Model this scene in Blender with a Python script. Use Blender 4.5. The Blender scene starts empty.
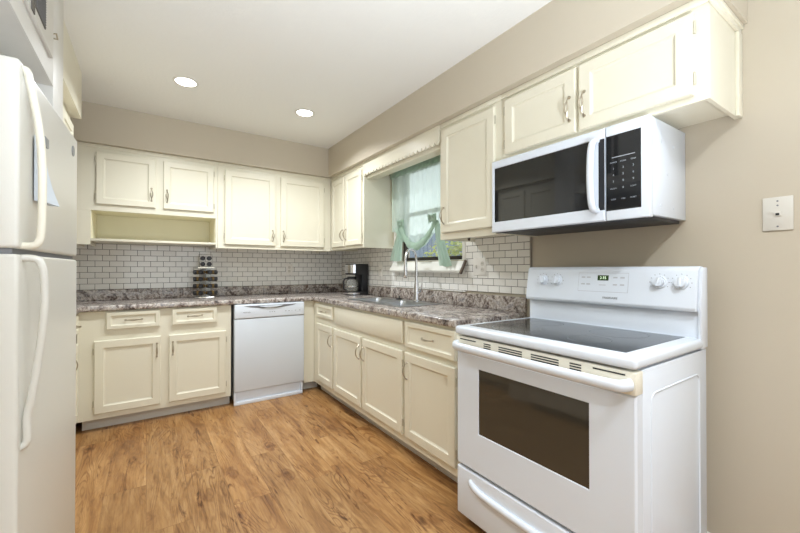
import bpy, bmesh, math, random
from mathutils import Vector, Matrix
random.seed(7)
R = math.radians
S = bpy.context.scene
C = S.collection
PI = math.pi

# ------------------------------------------------------------------ camera, world, exposure
cd = bpy.data.cameras.new('camera'); cam = bpy.data.objects.new('camera', cd); C.objects.link(cam)
cd.sensor_width = 36; cd.lens = 371.19 / 800 * 36; cd.clip_start = 0.02
cam.location = (0, 0, 1.17); cam.rotation_euler = (R(90.3625), 0, R(-34.252))
S.camera = cam
S.view_settings.view_transform = 'Standard'; S.view_settings.look = 'None'
S.view_settings.gamma = 1; S.view_settings.use_curve_mapping = False
S.view_settings.exposure = 0.86
w = bpy.data.worlds.new('World'); S.world = w; w.use_nodes = True
wn = w.node_tree.nodes; bg = wn['Background']
bg.inputs[0].default_value = (0.86, 0.93, 1.0, 1); bg.inputs[1].default_value = 1.1
LAMP_W = 7.6        # each recessed ceiling lamp
REAR_FILL_W = 6.0         # added fill light standing in for daylight at the rear window
dl = bpy.data.lights.new('rear_fill_light', 'AREA'); dl.shape = 'RECTANGLE'; dl.size = 2.3; dl.size_y = 1.9
dl.energy = REAR_FILL_W; dl.color = (0.78, 0.89, 1.0)
dlo = bpy.data.objects.new('rear_fill_light', dl); C.objects.link(dlo)
dlo.location = (0.35, -3.35, 1.3); dlo.rotation_euler = (R(90), 0, 0)      # outside the rear window, shining in (+y)

fl = bpy.data.lights.new('bounce_fill_light', 'AREA'); fl.shape = 'DISK'; fl.size = 0.6; fl.energy = 22.5; fl.spread = R(115); fl.color = (0.80, 0.89, 1.0)
flo = bpy.data.objects.new('bounce_fill_light', fl); C.objects.link(flo)       # added fill, no lamp of the room: behind the viewer, washing the ceiling
flo.location = (0.5, -0.5, 0.85); flo.rotation_euler = (R(180-27), 0, R(3))

# ------------------------------------------------------------------ materials
def srgb(r, g, b):
    f = lambda c: (c / 255 / 12.92) if c / 255 <= 0.04045 else ((c / 255 + 0.055) / 1.055) ** 2.4
    return (f(r), f(g), f(b), 1)

def mat(name, col, rough=0.5, metal=0.0, bump=0.0, bscale=60, var=0.0, vscale=3, **kw):
    m = bpy.data.materials.new(name); m.use_nodes = True
    n = m.node_tree.nodes; l = m.node_tree.links; b = n['Principled BSDF']
    b.inputs['Base Color'].default_value = col; b.inputs['Roughness'].default_value = rough
    b.inputs['Metallic'].default_value = metal
    for k, v in kw.items(): b.inputs[k].default_value = v
    tc = n.new('ShaderNodeTexCoord')
    if var > 0:
        no = n.new('ShaderNodeTexNoise'); no.inputs['Scale'].default_value = vscale; no.inputs['Detail'].default_value = 4
        mr = n.new('ShaderNodeMapRange'); mr.inputs['To Min'].default_value = 1 - var; mr.inputs['To Max'].default_value = 1 + var
        hs = n.new('ShaderNodeHueSaturation'); hs.inputs['Color'].default_value = col
        l.new(tc.outputs['Object'], no.inputs['Vector']); l.new(no.outputs['Fac'], mr.inputs['Value'])
        l.new(mr.outputs['Result'], hs.inputs['Value']); l.new(hs.outputs['Color'], b.inputs['Base Color'])
    if bump > 0:
        no = n.new('ShaderNodeTexNoise'); no.inputs['Scale'].default_value = bscale; no.inputs['Detail'].default_value = 3
        bp = n.new('ShaderNodeBump'); bp.inputs['Strength'].default_value = bump; bp.inputs['Distance'].default_value = 0.004
        l.new(tc.outputs['Object'], no.inputs['Vector']); l.new(no.outputs['Fac'], bp.inputs['Height'])
        l.new(bp.outputs['Normal'], b.inputs['Normal'])
    return m

M = {}
M['wall'] = mat('wall_paint', srgb(198, 188, 169), 0.45, bump=0.12, bscale=35, var=0.015)
M['ceil'] = mat('ceiling_paint', srgb(238, 238, 233), 0.75, bump=0.25, bscale=45)
M['cream'] = mat('cream_enamel', srgb(229, 224, 204), 0.3, bump=0.04, bscale=14, var=0.012)
M['nook'] = mat('old_cream_paint', srgb(250, 243, 212), 0.5, var=0.03, vscale=6)
M['trim'] = mat('white_trim', srgb(228, 226, 218), 0.4, bump=0.05)
M['closet'] = mat('white_washed_wood', srgb(220, 218, 212), 0.5, var=0.05, vscale=9)
M['white'] = mat('white_appliance', srgb(224, 231, 240), 0.22, bump=0.015, bscale=240)
M['dwwhite'] = mat('white_dishwasher_steel', srgb(214, 221, 228), 0.3)
M['fridge'] = mat('fridge_white', srgb(221, 220, 212), 0.35, bump=0.06, bscale=260)
M['bisque'] = mat('bisque_plastic', srgb(232, 228, 212), 0.35)
M['blackglass'] = mat('black_glass', (0.012, 0.013, 0.015, 1), 0.04, **{'Specular IOR Level': 0.7})
M['cookglass'] = mat('cooktop_glass', (0.03, 0.036, 0.042, 1), 0.12, **{'Specular IOR Level': 0.8})
M['ovenglass'] = mat('oven_glass', (0.045, 0.04, 0.03, 1), 0.05, **{'Specular IOR Level': 0.8})
M['black'] = mat('black_plastic', (0.014, 0.014, 0.016, 1), 0.35)
M['dark'] = mat('dark_gap', (0.02, 0.02, 0.02, 1), 0.8)
M['grey'] = mat('grey_print', srgb(120, 122, 126), 0.5)
M['lightgrey'] = mat('light_grey_print', srgb(185, 188, 194), 0.4)
M['keys'] = mat('keypad_print', srgb(165, 170, 178), 0.4)
M['toe'] = mat('grey_toe_kick', srgb(206, 203, 194), 0.5, var=0.04)
M['nickel'] = mat('aged_nickel', srgb(186, 176, 158), 0.28, 1.0)
M['hinge'] = mat('painted_hinge', srgb(196, 190, 170), 0.4, 0.4)
M['chrome'] = mat('chrome', srgb(225, 226, 228), 0.12, 1.0)
M['steel'] = mat('stainless_steel', srgb(190, 194, 198), 0.28, 1.0)
M['jar'] = mat('spice_glass', srgb(120, 98, 60), 0.15, var=0.3, vscale=12)
M['plate'] = mat('plate_plastic', srgb(214, 210, 200), 0.35)
M['grout'] = mat('tile_edge', srgb(150, 142, 130), 0.6)
M['tileplate'] = mat('tile_plate_plastic', srgb(236, 233, 226), 0.3)
M['paper'] = mat('blue_white_paper', srgb(218, 228, 238), 0.6)
M['clip'] = mat('grey_clip', srgb(140, 143, 146), 0.4)
M['lcd'] = mat('lcd_green', (0.02, 0.05, 0.01, 1), 0.2)
M['bronze'] = mat('dark_bronze_frame', srgb(58, 50, 44), 0.4, 0.3)
M['darkwood'] = mat('dark_end_grain', srgb(92, 76, 60), 0.6)
M['fence'] = mat('grey_fence', srgb(120, 130, 142), 0.8, var=0.1)
M['leaf'] = mat('leaf_yellow_green', srgb(152, 160, 84), 0.6, var=0.35, vscale=2.5)
M['grass'] = mat('grass_ground', srgb(120, 128, 84), 0.9, var=0.2)
M['filter'] = mat('grease_filter', srgb(70, 72, 76), 0.5, 0.6)

def emis(name, col, st):
    m = bpy.data.materials.new(name); m.use_nodes = True; b = m.node_tree.nodes['Principled BSDF']
    b.inputs['Base Color'].default_value = (1, 1, 1, 1)
    b.inputs['Emission Color'].default_value = col; b.inputs['Emission Strength'].default_value = st
    return m
M['lamp'] = emis('lamp_lens', (1, 0.97, 0.92, 1), 7.0)
M['lcdon'] = emis('lcd_digits', (0.5, 0.9, 0.35, 1), 0.5)

def mat_glass():
    m = bpy.data.materials.new('window_glass'); m.use_nodes = True
    n = m.node_tree.nodes; l = m.node_tree.links; n.remove(n['Principled BSDF'])
    t = n.new('ShaderNodeBsdfTransparent'); g = n.new('ShaderNodeBsdfGlossy'); g.inputs['Roughness'].default_value = 0.02
    mx = n.new('ShaderNodeMixShader'); mx.inputs[0].default_value = 0.05
    l.new(t.outputs[0], mx.inputs[1]); l.new(g.outputs[0], mx.inputs[2])
    l.new(mx.outputs[0], n['Material Output'].inputs[0]); return m
M['glass'] = mat_glass()

def mat_carafe():
    m = bpy.data.materials.new('carafe_glass'); m.use_nodes = True
    b = m.node_tree.nodes['Principled BSDF']; b.inputs['Base Color'].default_value = (0.62, 0.62, 0.58, 1)
    b.inputs['Roughness'].default_value = 0.05; b.inputs['Transmission Weight'].default_value = 0.75; b.inputs['IOR'].default_value = 1.2
    return m
M['carafe'] = mat_carafe()

def mat_curtain():
    m = bpy.data.materials.new('sheer_sage_fabric'); m.use_nodes = True
    n = m.node_tree.nodes; l = m.node_tree.links; b = n['Principled BSDF']
    b.inputs['Base Color'].default_value = srgb(214, 226, 217); b.inputs['Roughness'].default_value = 0.7
    tr = n.new('ShaderNodeBsdfTranslucent'); tr.inputs[0].default_value = srgb(226, 240, 230)
    tp = n.new('ShaderNodeBsdfTransparent'); tp.inputs[0].default_value = (0.92, 1, 0.95, 1)
    m1 = n.new('ShaderNodeMixShader'); m1.inputs[0].default_value = 0.6
    m2 = n.new('ShaderNodeMixShader'); m2.inputs[0].default_value = 0.24
    l.new(b.outputs[0], m1.inputs[1]); l.new(tr.outputs[0], m1.inputs[2])
    l.new(m1.outputs[0], m2.inputs[1]); l.new(tp.outputs[0], m2.inputs[2])
    l.new(m2.outputs[0], n['Material Output'].inputs[0]); return m
M['curtain'] = mat_curtain()
M['sage'] = M['curtain'].copy(); M['sage'].name = 'gathered_sage_fabric'
for nd in M['sage'].node_tree.nodes:
    if nd.type == 'BSDF_PRINCIPLED': nd.inputs['Base Color'].default_value = srgb(190, 209, 194)
    if nd.type == 'BSDF_TRANSLUCENT': nd.inputs[0].default_value = srgb(206, 224, 210)
    if nd.type == 'MIX_SHADER': nd.inputs[0].default_value = min(nd.inputs[0].default_value, .5) if nd.inputs[0].default_value > .4 else .04

def ramp(n, stops):
    r = n.new('ShaderNodeValToRGB'); e = r.color_ramp.elements
    while len(e) > 1: e.remove(e[-1])
    e[0].position = stops[0][0]; e[0].color = stops[0][1]
    for p, c in stops[1:]:
        k = e.new(p); k.color = c
    return r

def mat_floor():
    m = bpy.data.materials.new('plank_floor'); m.use_nodes = True
    n = m.node_tree.nodes; l = m.node_tree.links; b = n['Principled BSDF']
    tc = n.new('ShaderNodeTexCoord'); sp = n.new('ShaderNodeSeparateXYZ'); l.new(tc.outputs['Object'], sp.inputs[0])
    cb = n.new('ShaderNodeCombineXYZ'); l.new(sp.outputs['Y'], cb.inputs['X']); l.new(sp.outputs['X'], cb.inputs['Y'])
    br = n.new('ShaderNodeTexBrick'); br.offset = 0.37; br.inputs['Scale'].default_value = 1
    br.inputs['Brick Width'].default_value = 1.22; br.inputs['Row Height'].default_value = 0.18
    br.inputs['Mortar Size'].default_value = 0.0012; br.inputs['Mortar Smooth'].default_value = 0.2
    br.inputs['Color1'].default_value = (0, 0, 0, 1); br.inputs['Color2'].default_value = (1, 1, 1, 1); br.inputs['Mortar'].default_value = (0.5, 0.5, 0.5, 1)
    l.new(cb.outputs[0], br.inputs['Vector'])
    sc = n.new('ShaderNodeVectorMath'); sc.operation = 'SCALE'; sc.inputs['Scale'].default_value = 17.0
    l.new(br.outputs['Color'], sc.inputs[0])
    def stretched(sx, sy):
        mp = n.new('ShaderNodeVectorMath'); mp.operation = 'MULTIPLY'; mp.inputs[1].default_value = (sx, sy, 1)
        l.new(cb.outputs[0], mp.inputs[0])
        ad = n.new('ShaderNodeVectorMath'); ad.operation = 'ADD'; l.new(mp.outputs[0], ad.inputs[0]); l.new(sc.outputs[0], ad.inputs[1])
        return ad.outputs[0]
    def noise(v, s, d, dist=0.0, r=0.55):
        no = n.new('ShaderNodeTexNoise'); no.inputs['Scale'].default_value = s; no.inputs['Detail'].default_value = d
        no.inputs['Distortion'].default_value = dist; no.inputs['Roughness'].default_value = r
        l.new(v, no.inputs['Vector']); return no.outputs['Fac']
    big = noise(stretched(1.1, 6.5), 1.4, 7, 1.1, 0.62)
    base = ramp(n, [(0.25, srgb(126, 82, 44)), (0.42, srgb(168, 121, 70)), (0.56, srgb(190, 144, 90)), (0.75, srgb(210, 168, 116))])
    l.new(big, base.inputs[0])
    g = noise(stretched(5, 95), 1.0, 5, 0.5, 0.7)
    gr = ramp(n, [(0.34, (0.62, 0.56, 0.5, 1)), (0.55, (1, 1, 1, 1))]); l.new(g, gr.inputs[0])
    mx = n.new('ShaderNodeMix'); mx.data_type = 'RGBA'; mx.blend_type = 'MULTIPLY'; mx.inputs[0].default_value = 0.6
    l.new(base.outputs[0], mx.inputs[6]); l.new(gr.outputs[0], mx.inputs[7])
    # contour grain: growth rings as level lines of a smooth stretched noise
    st = noise(stretched(0.75, 4.2), 1.2, 2.2, 0.9, 0.45)
    fm = n.new('ShaderNodeMath'); fm.operation = 'MULTIPLY'; fm.inputs[1].default_value = 150; l.new(st, fm.inputs[0])
    sn = n.new('ShaderNodeMath'); sn.operation = 'SINE'; l.new(fm.outputs[0], sn.inputs[0])
    sr = ramp(n, [(0.0, (0.62, 0.53, 0.45, 1)), (0.35, (1, 1, 1, 1))])
    sm = n.new('ShaderNodeMapRange'); sm.inputs['From Min'].default_value = -1; l.new(sn.outputs[0], sm.inputs['Value']); l.new(sm.outputs[0], sr.inputs[0])
    msk = noise(stretched(1.2, 4.0), 1.4, 4)
    mr = ramp(n, [(0.44, (0.12, 0.12, 0.12, 1)), (0.60, (0.85, 0.85, 0.85, 1))]); l.new(msk, mr.inputs[0])
    m2 = n.new('ShaderNodeMix'); m2.data_type = 'RGBA'; m2.blend_type = 'MULTIPLY'
    l.new(mr.outputs[0], m2.inputs[0]); l.new(mx.outputs[2], m2.inputs[6]); l.new(sr.outputs[0], m2.inputs[7])
    # dark mineral smears and knots
    dk = noise(stretched(1.7, 12), 1.2, 6, 2.4, 0.66)
    dr_ = ramp(n, [(0.315, (0.24, 0.17, 0.12, 1)), (0.365, (0.62, 0.52, 0.44, 1)), (0.44, (1, 1, 1, 1))]); l.new(dk, dr_.inputs[0])
    m2b = n.new('ShaderNodeMix'); m2b.data_type = 'RGBA'; m2b.blend_type = 'MULTIPLY'; m2b.inputs[0].default_value = 0.9
    l.new(m2.outputs[2], m2b.inputs[6]); l.new(dr_.outputs[0], m2b.inputs[7])
    vo = n.new('ShaderNodeTexVoronoi'); vo.inputs['Scale'].default_value = 1.0
    kn = n.new('ShaderNodeVectorMath'); kn.operation = 'ADD'
    nz = n.new('ShaderNodeTexNoise'); nz.inputs['Scale'].default_value = 16; nz.inputs['Detail'].default_value = 3; l.new(cb.outputs[0], nz.inputs['Vector'])
    ns = n.new('ShaderNodeVectorMath'); ns.operation = 'SCALE'; ns.inputs['Scale'].default_value = 0.22; l.new(nz.outputs['Color'], ns.inputs[0])
    l.new(stretched(2.6, 5.6), kn.inputs[0]); l.new(ns.outputs[0], kn.inputs[1]); l.new(kn.outputs[0], vo.inputs['Vector'])
    kr = ramp(n, [(0.03, (0.22, 0.15, 0.10, 1)), (0.075, (0.5, 0.39, 0.3, 1)), (0.12, (0.86, 0.8, 0.74, 1)), (0.16, (0.68, 0.58, 0.5, 1)), (0.21, (1, 1, 1, 1))]); l.new(vo.outputs['Distance'], kr.inputs[0])
    m3 = n.new('ShaderNodeMix'); m3.data_type = 'RGBA'; m3.blend_type = 'MULTIPLY'; m3.inputs[0].default_value = 0.85
    l.new(m2b.outputs[2], m3.inputs[6]); l.new(kr.outputs[0], m3.inputs[7])
    # plank tone and seams
    tn = ramp(n, [(0, (0.78, 0.79, 0.80, 1)), (1, (0.94, 0.94, 0.93, 1))]); l.new(br.outputs['Color'], tn.inputs[0])
    m4 = n.new('ShaderNodeMix'); m4.data_type = 'RGBA'; m4.blend_type = 'MULTIPLY'; m4.inputs[0].default_value = 1
    l.new(m3.outputs[2], m4.inputs[6]); l.new(tn.outputs[0], m4.inputs[7])
    m5 = n.new('ShaderNodeMix'); m5.data_type = 'RGBA'; m5.inputs[7].default_value = srgb(96, 64, 38)
    sf = n.new('ShaderNodeMath'); sf.operation = 'MULTIPLY'; sf.inputs[1].default_value = 0.45; l.new(br.outputs['Fac'], sf.inputs[0])
    l.new(sf.outputs[0], m5.inputs[0]); l.new(m4.outputs[2], m5.inputs[6])
    l.new(m5.outputs[2], b.inputs['Base Color'])
    b.inputs['Roughness'].default_value = 0.38
    bp = n.new('ShaderNodeBump'); bp.inputs['Strength'].default_value = 0.15; bp.inputs['Distance'].default_value = 0.002
    l.new(g, bp.inputs['Height']); l.new(bp.outputs[0], b.inputs['Normal'])
    return m
M['floor'] = mat_floor()

def mat_tile(name, axis, ox, oz, rh):
    m = bpy.data.materials.new(name); m.use_nodes = True
    n = m.node_tree.nodes; l = m.node_tree.links; b = n['Principled BSDF']
    tc = n.new('ShaderNodeTexCoord'); sp = n.new('ShaderNodeSeparateXYZ'); l.new(tc.outputs['Object'], sp.inputs[0])
    def add(s, v):
        a = n.new('ShaderNodeMath'); a.inputs[1].default_value = v; l.new(s, a.inputs[0]); return a.outputs[0]
    cb = n.new('ShaderNodeCombineXYZ'); l.new(add(sp.outputs[axis], ox), cb.inputs['X']); l.new(add(sp.outputs['Z'], oz), cb.inputs['Y'])
    br = n.new('ShaderNodeTexBrick'); br.offset = 0.5; br.inputs['Scale'].default_value = 1
    br.inputs['Brick Width'].default_value = 0.096; br.inputs['Row Height'].default_value = rh
    br.inputs['Mortar Size'].default_value = 0.0018; br.inputs['Mortar Smooth'].default_value = 0.25
    br.inputs['Color1'].default_value = srgb(238, 236, 230); br.inputs['Color2'].default_value = srgb(246, 245, 240)
    br.inputs['Mortar'].default_value = srgb(92, 84, 76)
    l.new(cb.outputs[0], br.inputs['Vector']); l.new(br.outputs['Color'], b.inputs['Base Color'])
    mr = n.new('ShaderNodeMapRange'); mr.inputs['To Min'].default_value = 0.12; mr.inputs['To Max'].default_value = 0.8
    l.new(br.outputs['Fac'], mr.inputs['Value']); l.new(mr.outputs[0], b.inputs['Roughness'])
    iv = n.new('ShaderNodeMath'); iv.operation = 'SUBTRACT'; iv.inputs[0].default_value = 1; l.new(br.outputs['Fac'], iv.inputs[1])
    b1 = n.new('ShaderNodeBump'); b1.inputs['Strength'].default_value = 0.6; b1.inputs['Distance'].default_value = 0.002; l.new(iv.outputs[0], b1.inputs['Height'])
    no = n.new('ShaderNodeTexNoise'); no.inputs['Scale'].default_value = 18; l.new(tc.outputs['Object'], no.inputs['Vector'])
    b2 = n.new('ShaderNodeBump'); b2.inputs['Strength'].default_value = 0.25; b2.inputs['Distance'].default_value = 0.004
    l.new(no.outputs['Fac'], b2.inputs['Height']); l.new(b1.outputs[0], b2.inputs['Normal']); l.new(b2.outputs[0], b.inputs['Normal'])
    return m
M['tile_back'] = mat_tile('subway_tile_back', 'X', 0.455 + 0.96, -1.0445 + 0.96, 0.048)
M['tile_right'] = mat_tile('subway_tile_right', 'Y', -1.482 + 0.96, -1.014 + 0.91, 0.0455)

def mat_counter():
    m = bpy.data.materials.new('granite_laminate'); m.use_nodes = True
    n = m.node_tree.nodes; l = m.node_tree.links; b = n['Principled BSDF']
    tc = n.new('ShaderNodeTexCoord')
    def noise(s, d, dist, off):
        mp = n.new('ShaderNodeMapping'); mp.inputs['Location'].default_value = (off, off * 2, 0); l.new(tc.outputs['Object'], mp.inputs[0])
        no = n.new('ShaderNodeTexNoise'); no.inputs['Scale'].default_value = s; no.inputs['Detail'].default_value = d
        no.inputs['Distortion'].default_value = dist; no.inputs['Roughness'].default_value = 0.65
        l.new(mp.outputs[0], no.inputs['Vector']); return no.outputs['Fac']
    a = ramp(n, [(0.36, srgb(36, 32, 36)), (0.43, srgb(92, 76, 70)), (0.48, srgb(150, 138, 130)), (0.55, srgb(212, 204, 194)), (0.62, srgb(130, 128, 136)), (0.70, srgb(196, 190, 184))])
    l.new(noise(10, 8, 1.4, 0), a.inputs[0])
    f = ramp(n, [(0.36, srgb(40, 36, 38)), (0.47, srgb(134, 120, 110)), (0.56, srgb(196, 188, 180)), (0.66, srgb(226, 220, 212))])
    l.new(noise(55, 5, 0.4, 3), f.inputs[0])
    mx = n.new('ShaderNodeMix'); mx.data_type = 'RGBA'; mx.inputs[0].default_value = 0.42
    l.new(a.outputs[0], mx.inputs[6]); l.new(f.outputs[0], mx.inputs[7])
    br = ramp(n, [(0.60, (0, 0, 0, 1)), (0.72, (0.75, 0.75, 0.75, 1))]); l.new(noise(5, 4, 1.6, 9), br.inputs[0])
    m2 = n.new('ShaderNodeMix'); m2.data_type = 'RGBA'; m2.inputs[7].default_value = srgb(104, 74, 54)
    l.new(br.outputs[0], m2.inputs[0]); l.new(mx.outputs[2], m2.inputs[6]); l.new(m2.outputs[2], b.inputs['Base Color'])
    b.inputs['Roughness'].default_value = 0.22
    return m
M['counter'] = mat_counter()

# ------------------------------------------------------------------ helpers
class MB:
    def __init__(s): s.b = bmesh.new()
    def box(s, x0, x1, y0, y1, z0, z1):
        v = [s.b.verts.new(p) for p in ((x0,y0,z0),(x1,y0,z0),(x1,y1,z0),(x0,y1,z0),(x0,y0,z1),(x1,y0,z1),(x1,y1,z1),(x0,y1,z1))]
        for f in ((0,3,2,1),(4,5,6,7),(0,1,5,4),(1,2,6,5),(2,3,7,6),(3,0,4,7)): s.b.faces.new([v[i] for i in f])
        return s
    def loops(s, rings, close=True, cap=True):
        R_ = [[s.b.verts.new(p) for p in r] for r in rings]; k = len(R_[0])
        for a, c in zip(R_, R_[1:]):
            for i in range(k if close else k - 1):
                s.b.faces.new((a[i], a[(i+1) % k], c[(i+1) % k], c[i]))
        if cap:
            s.b.faces.new(list(reversed(R_[0]))); s.b.faces.new(R_[-1])
        return s
    def tube(s, pts, r, seg=8, flat=None):
        pts = [Vector(p) for p in pts]; rings = []; up = None
        for i, p in enumerate(pts):
            t = (pts[min(i+1, len(pts)-1)] - pts[max(i-1, 0)]).normalized()
            if up is None:
                up = Vector((0,0,1)) if abs(t.z) < 0.9 else Vector((0,1,0))
            a = (up - t * up.dot(t)).normalized(); up = a; bb = t.cross(a)
            rr = r[i] if isinstance(r, (list, tuple)) else r
            fx, fy = flat or (1, 1)
            rings.append([p + a * math.cos(q) * rr * fx + bb * math.sin(q) * rr * fy for q in [2*PI*k/seg for k in range(seg)]])
        return s.loops(rings)
    def cyl(s, p0, p1, r, seg=20, r1=None):
        p0, p1 = Vector(p0), Vector(p1); t = (p1 - p0).normalized()
        u = Vector((0,0,1)) if abs(t.z) < 0.9 else Vector((1,0,0)); a = t.cross(u).normalized(); bb = t.cross(a)
        ring = lambda p, rr: [p + a * math.cos(q) * rr + bb * math.sin(q) * rr for q in [2*PI*k/seg for k in range(seg)]]
        return s.loops([ring(p0, r), ring(p1, r if r1 is None else r1)])
    def lathe(s, prof, c=(0,0,0), seg=28, cap=True):
        c = Vector(c)
        return s.loops([[c + Vector((r*math.cos(q), r*math.sin(q), z)) for q in [2*PI*k/seg for k in range(seg)]] for r, z in prof], cap=cap)
    def prism(s, poly, axis, a0, a1):   # poly of 2D points in the two other axes (cyclic order), extruded along axis
        def P(u, v, a): return {'x': (a,u,v), 'y': (u,a,v), 'z': (u,v,a)}[axis]
        return s.loops([[P(u, v, a0) for u, v in poly], [P(u, v, a1) for u, v in poly]])
    def cells(s, xs, ys, fill, z0, z1):  # slab on a grid, filled cells only (holes stay open)
        V = {}
        def g(i, j, k):
            if (i,j,k) not in V: V[(i,j,k)] = s.b.verts.new((xs[i], ys[j], z1 if k else z0))
            return V[(i,j,k)]
        F = {(i,j) for i in range(len(xs)-1) for j in range(len(ys)-1) if fill(i,j)}
        for i, j in F:
            s.b.faces.new((g(i,j,1), g(i+1,j,1), g(i+1,j+1,1), g(i,j+1,1)))
            s.b.faces.new((g(i,j+1,0), g(i+1,j+1,0), g(i+1,j,0), g(i,j,0)))
            for di, dj, a, c in ((-1,0,(i,j+1),(i,j)), (1,0,(i+1,j),(i+1,j+1)), (0,-1,(i,j),(i+1,j)), (0,1,(i+1,j+1),(i,j+1))):
                if (i+di, j+dj) not in F:
                    s.b.faces.new((g(*a,0), g(*c,0), g(*c,1), g(*a,1)))
        return s
    def bevel(s, w, seg=2, ang=30):
        bmesh.ops.recalc_face_normals(s.b, faces=s.b.faces)
        es = [e for e in s.b.edges if len(e.link_faces) == 2 and e.calc_face_angle(0) > R(ang)]
        bmesh.ops.bevel(s.b, geom=es, offset=w, segments=seg, profile=0.5, affect='EDGES', clamp_overlap=True)
        return s
    def build(s, name, m, parent=None, bevel=0, seg=2, smooth=True, ang=40):
        if bevel: s.bevel(bevel, seg)
        bmesh.ops.recalc_face_normals(s.b, faces=s.b.faces)
        me = bpy.data.meshes.new(name); s.b.to_mesh(me); s.b.free()
        if smooth:
            for p in me.polygons: p.use_smooth = True
            me.set_sharp_from_angle(angle=R(ang))
        me.materials.append(M[m] if isinstance(m, str) else m)
        o = bpy.data.objects.new(name, me); C.objects.link(o)
        if parent: o.parent = parent
        return o

def box(*a): return MB().box(*a)

def tag(o, label=None, cat=None, group=None, kind=None):
    if label: o['label'] = label
    if cat: o['category'] = cat
    if group: o['group'] = group
    if kind: o['kind'] = kind
    return o
def struct(o, label=None): o['kind'] = 'structure'; return o
def thing(name, label, cat, loc=(0,0,0), rz=0, group=None):
    o = bpy.data.objects.new(name, None); C.objects.link(o); o.empty_display_size = 0.05
    o.location = loc; o.rotation_euler = (0, 0, rz)
    return tag(o, label, cat, group)
def text(name, s, size, m, parent, loc, rot, align='CENTER'):
    cu = bpy.data.curves.new(name, 'FONT'); cu.body = s; cu.size = size; cu.extrude = 0.0003; cu.align_x = align; cu.align_y = 'CENTER'
    t = bpy.data.objects.new(name, cu); C.objects.link(t)
    bpy.context.view_layer.update()
    me = bpy.data.meshes.new_from_object(t); bpy.data.objects.remove(t)
    me.materials.clear(); me.materials.append(M[m])
    o = bpy.data.objects.new(name, me); C.objects.link(o); o.parent = parent; o.location = loc; o.rotation_euler = rot
    return o

# ------------------------------------------------------------------ the room
WX, WY, CZ = 1.895, 3.985, 2.40          # right wall, back wall, ceiling
LX, RY = -0.95, -3.0                     # left wall, rear wall
struct(box(LX-.1, WX+.1, RY-.1, WY+.1, -0.1, 0).build('floor', 'floor', smooth=False))
struct(box(LX-.1, WX+.1, RY-.1, WY+.1, CZ, CZ+.1).build('ceiling', 'ceil', smooth=False))
struct(box(LX-.1, WX+.1, WY, WY+.1, 0, CZ).build('wall_back', 'wall', smooth=False))
struct(box(LX-.1, LX, RY, WY, 0, CZ).build('wall_left', 'wall', smooth=False))
# right wall with the window opening
WY0, WY1, WZ0, WZ1 = 1.965, 2.80, 1.235, 2.06
b = MB(); b.box(WX, WX+.12, RY, WY0, 0, CZ).box(WX, WX+.12, WY1, WY, 0, CZ).box(WX, WX+.12, WY0, WY1, 0, WZ0).box(WX, WX+.12, WY0, WY1, WZ1, CZ)
struct(b.build('wall_right', 'wall', smooth=False))
b = MB(); b.box(LX, -.8, RY-.12, RY, 0, CZ).box(1.5, WX, RY-.12, RY, 0, CZ).box(-.8, 1.5, RY-.12, RY, 0, .35).box(-.8, 1.5, RY-.12, RY, 2.25, CZ)
struct(b.build('wall_rear', 'wall', smooth=False))
b = MB(); b.box(-.86, 1.56, RY, RY+.02, .28, .35).box(-.86, 1.56, RY, RY+.02, 2.25, 2.32).box(-.86, -.8, RY, RY+.02, .35, 2.25).box(1.5, 1.56, RY, RY+.02, .35, 2.25).box(.32, .38, RY-.07, RY-.03, .35, 2.25)
struct(b.build('window_2', 'trim', smooth=False))

# soffits
b = MB(); b.cells([LX, 1.53, WX], [0.42, 3.55, WY], lambda i, j: i == 1 or j == 1, 2.11, CZ)
struct(b.build('wall_soffit', 'wall', smooth=False))
struct(box(LX, -0.345, 2.234, 3.05, 2.11, CZ).build('trim_1', 'cream', smooth=False))
struct(box(WX-.014, WX, RY, 1.40, 0, .10).build('baseboard_right', 'trim', bevel=.004))

# tiled backsplash
tag(box(LX, WX-.012, WY-.010, WY-.0005, .9965, 1.385).build('tile_backsplash', 'tile_back', smooth=False),
    'white subway tile backsplash on the back wall behind the spice carousel', 'backsplash')
b = MB(); zt = 1.385
b.box(WX-.010, WX-.0005, 1.392, WY0-.03, 1.014, zt).box(WX-.010, WX-.0005, WY1+.03, WY-.012, 1.0, zt).box(WX-.010, WX-.0005, WY0-.03, WY1+.03, 1.005, 1.14)
o = tag(b.build('tile_backsplash', 'tile_right', smooth=False), 'white subway tile backsplash on the window wall around the sink', 'backsplash')
box(WX-.012, WX-.0005, 1.384, 1.3918, 1.0, zt).build('edge_trim', 'grout', o)

# window over the sink
b = MB(); fx0, fx1 = WX+.05, WX+.085
b.box(fx0, fx1, WY0, WY1, WZ0, WZ0+.035).box(fx0, fx1, WY0, WY1, WZ1-.03, WZ1).box(fx0, fx1, WY0, WY0+.012, WZ0, WZ1).box(fx0, fx1, WY1-.03, WY1, WZ0, WZ1).box(fx0, fx1, WY0, WY1, 1.64, 1.67)
wi = struct(b.build('window_1', 'bronze', bevel=.002))
box(WX+.064, WX+.068, WY0, WY1, WZ0, WZ1).build('window_pane', 'glass', wi, smooth=False)
b = MB(); b.box(WX-.014, WX-.0005, WY0-.035, WY0, WZ0, WZ1+.05).box(WX-.014, WX-.0005, WY1, WY1+.06, WZ0, WZ1+.05).box(WX-.014, WX-.0005, WY0-.035, WY1+.06, WZ1, 2.109)
b.build('window_casing', 'trim', wi, bevel=.002)
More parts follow.
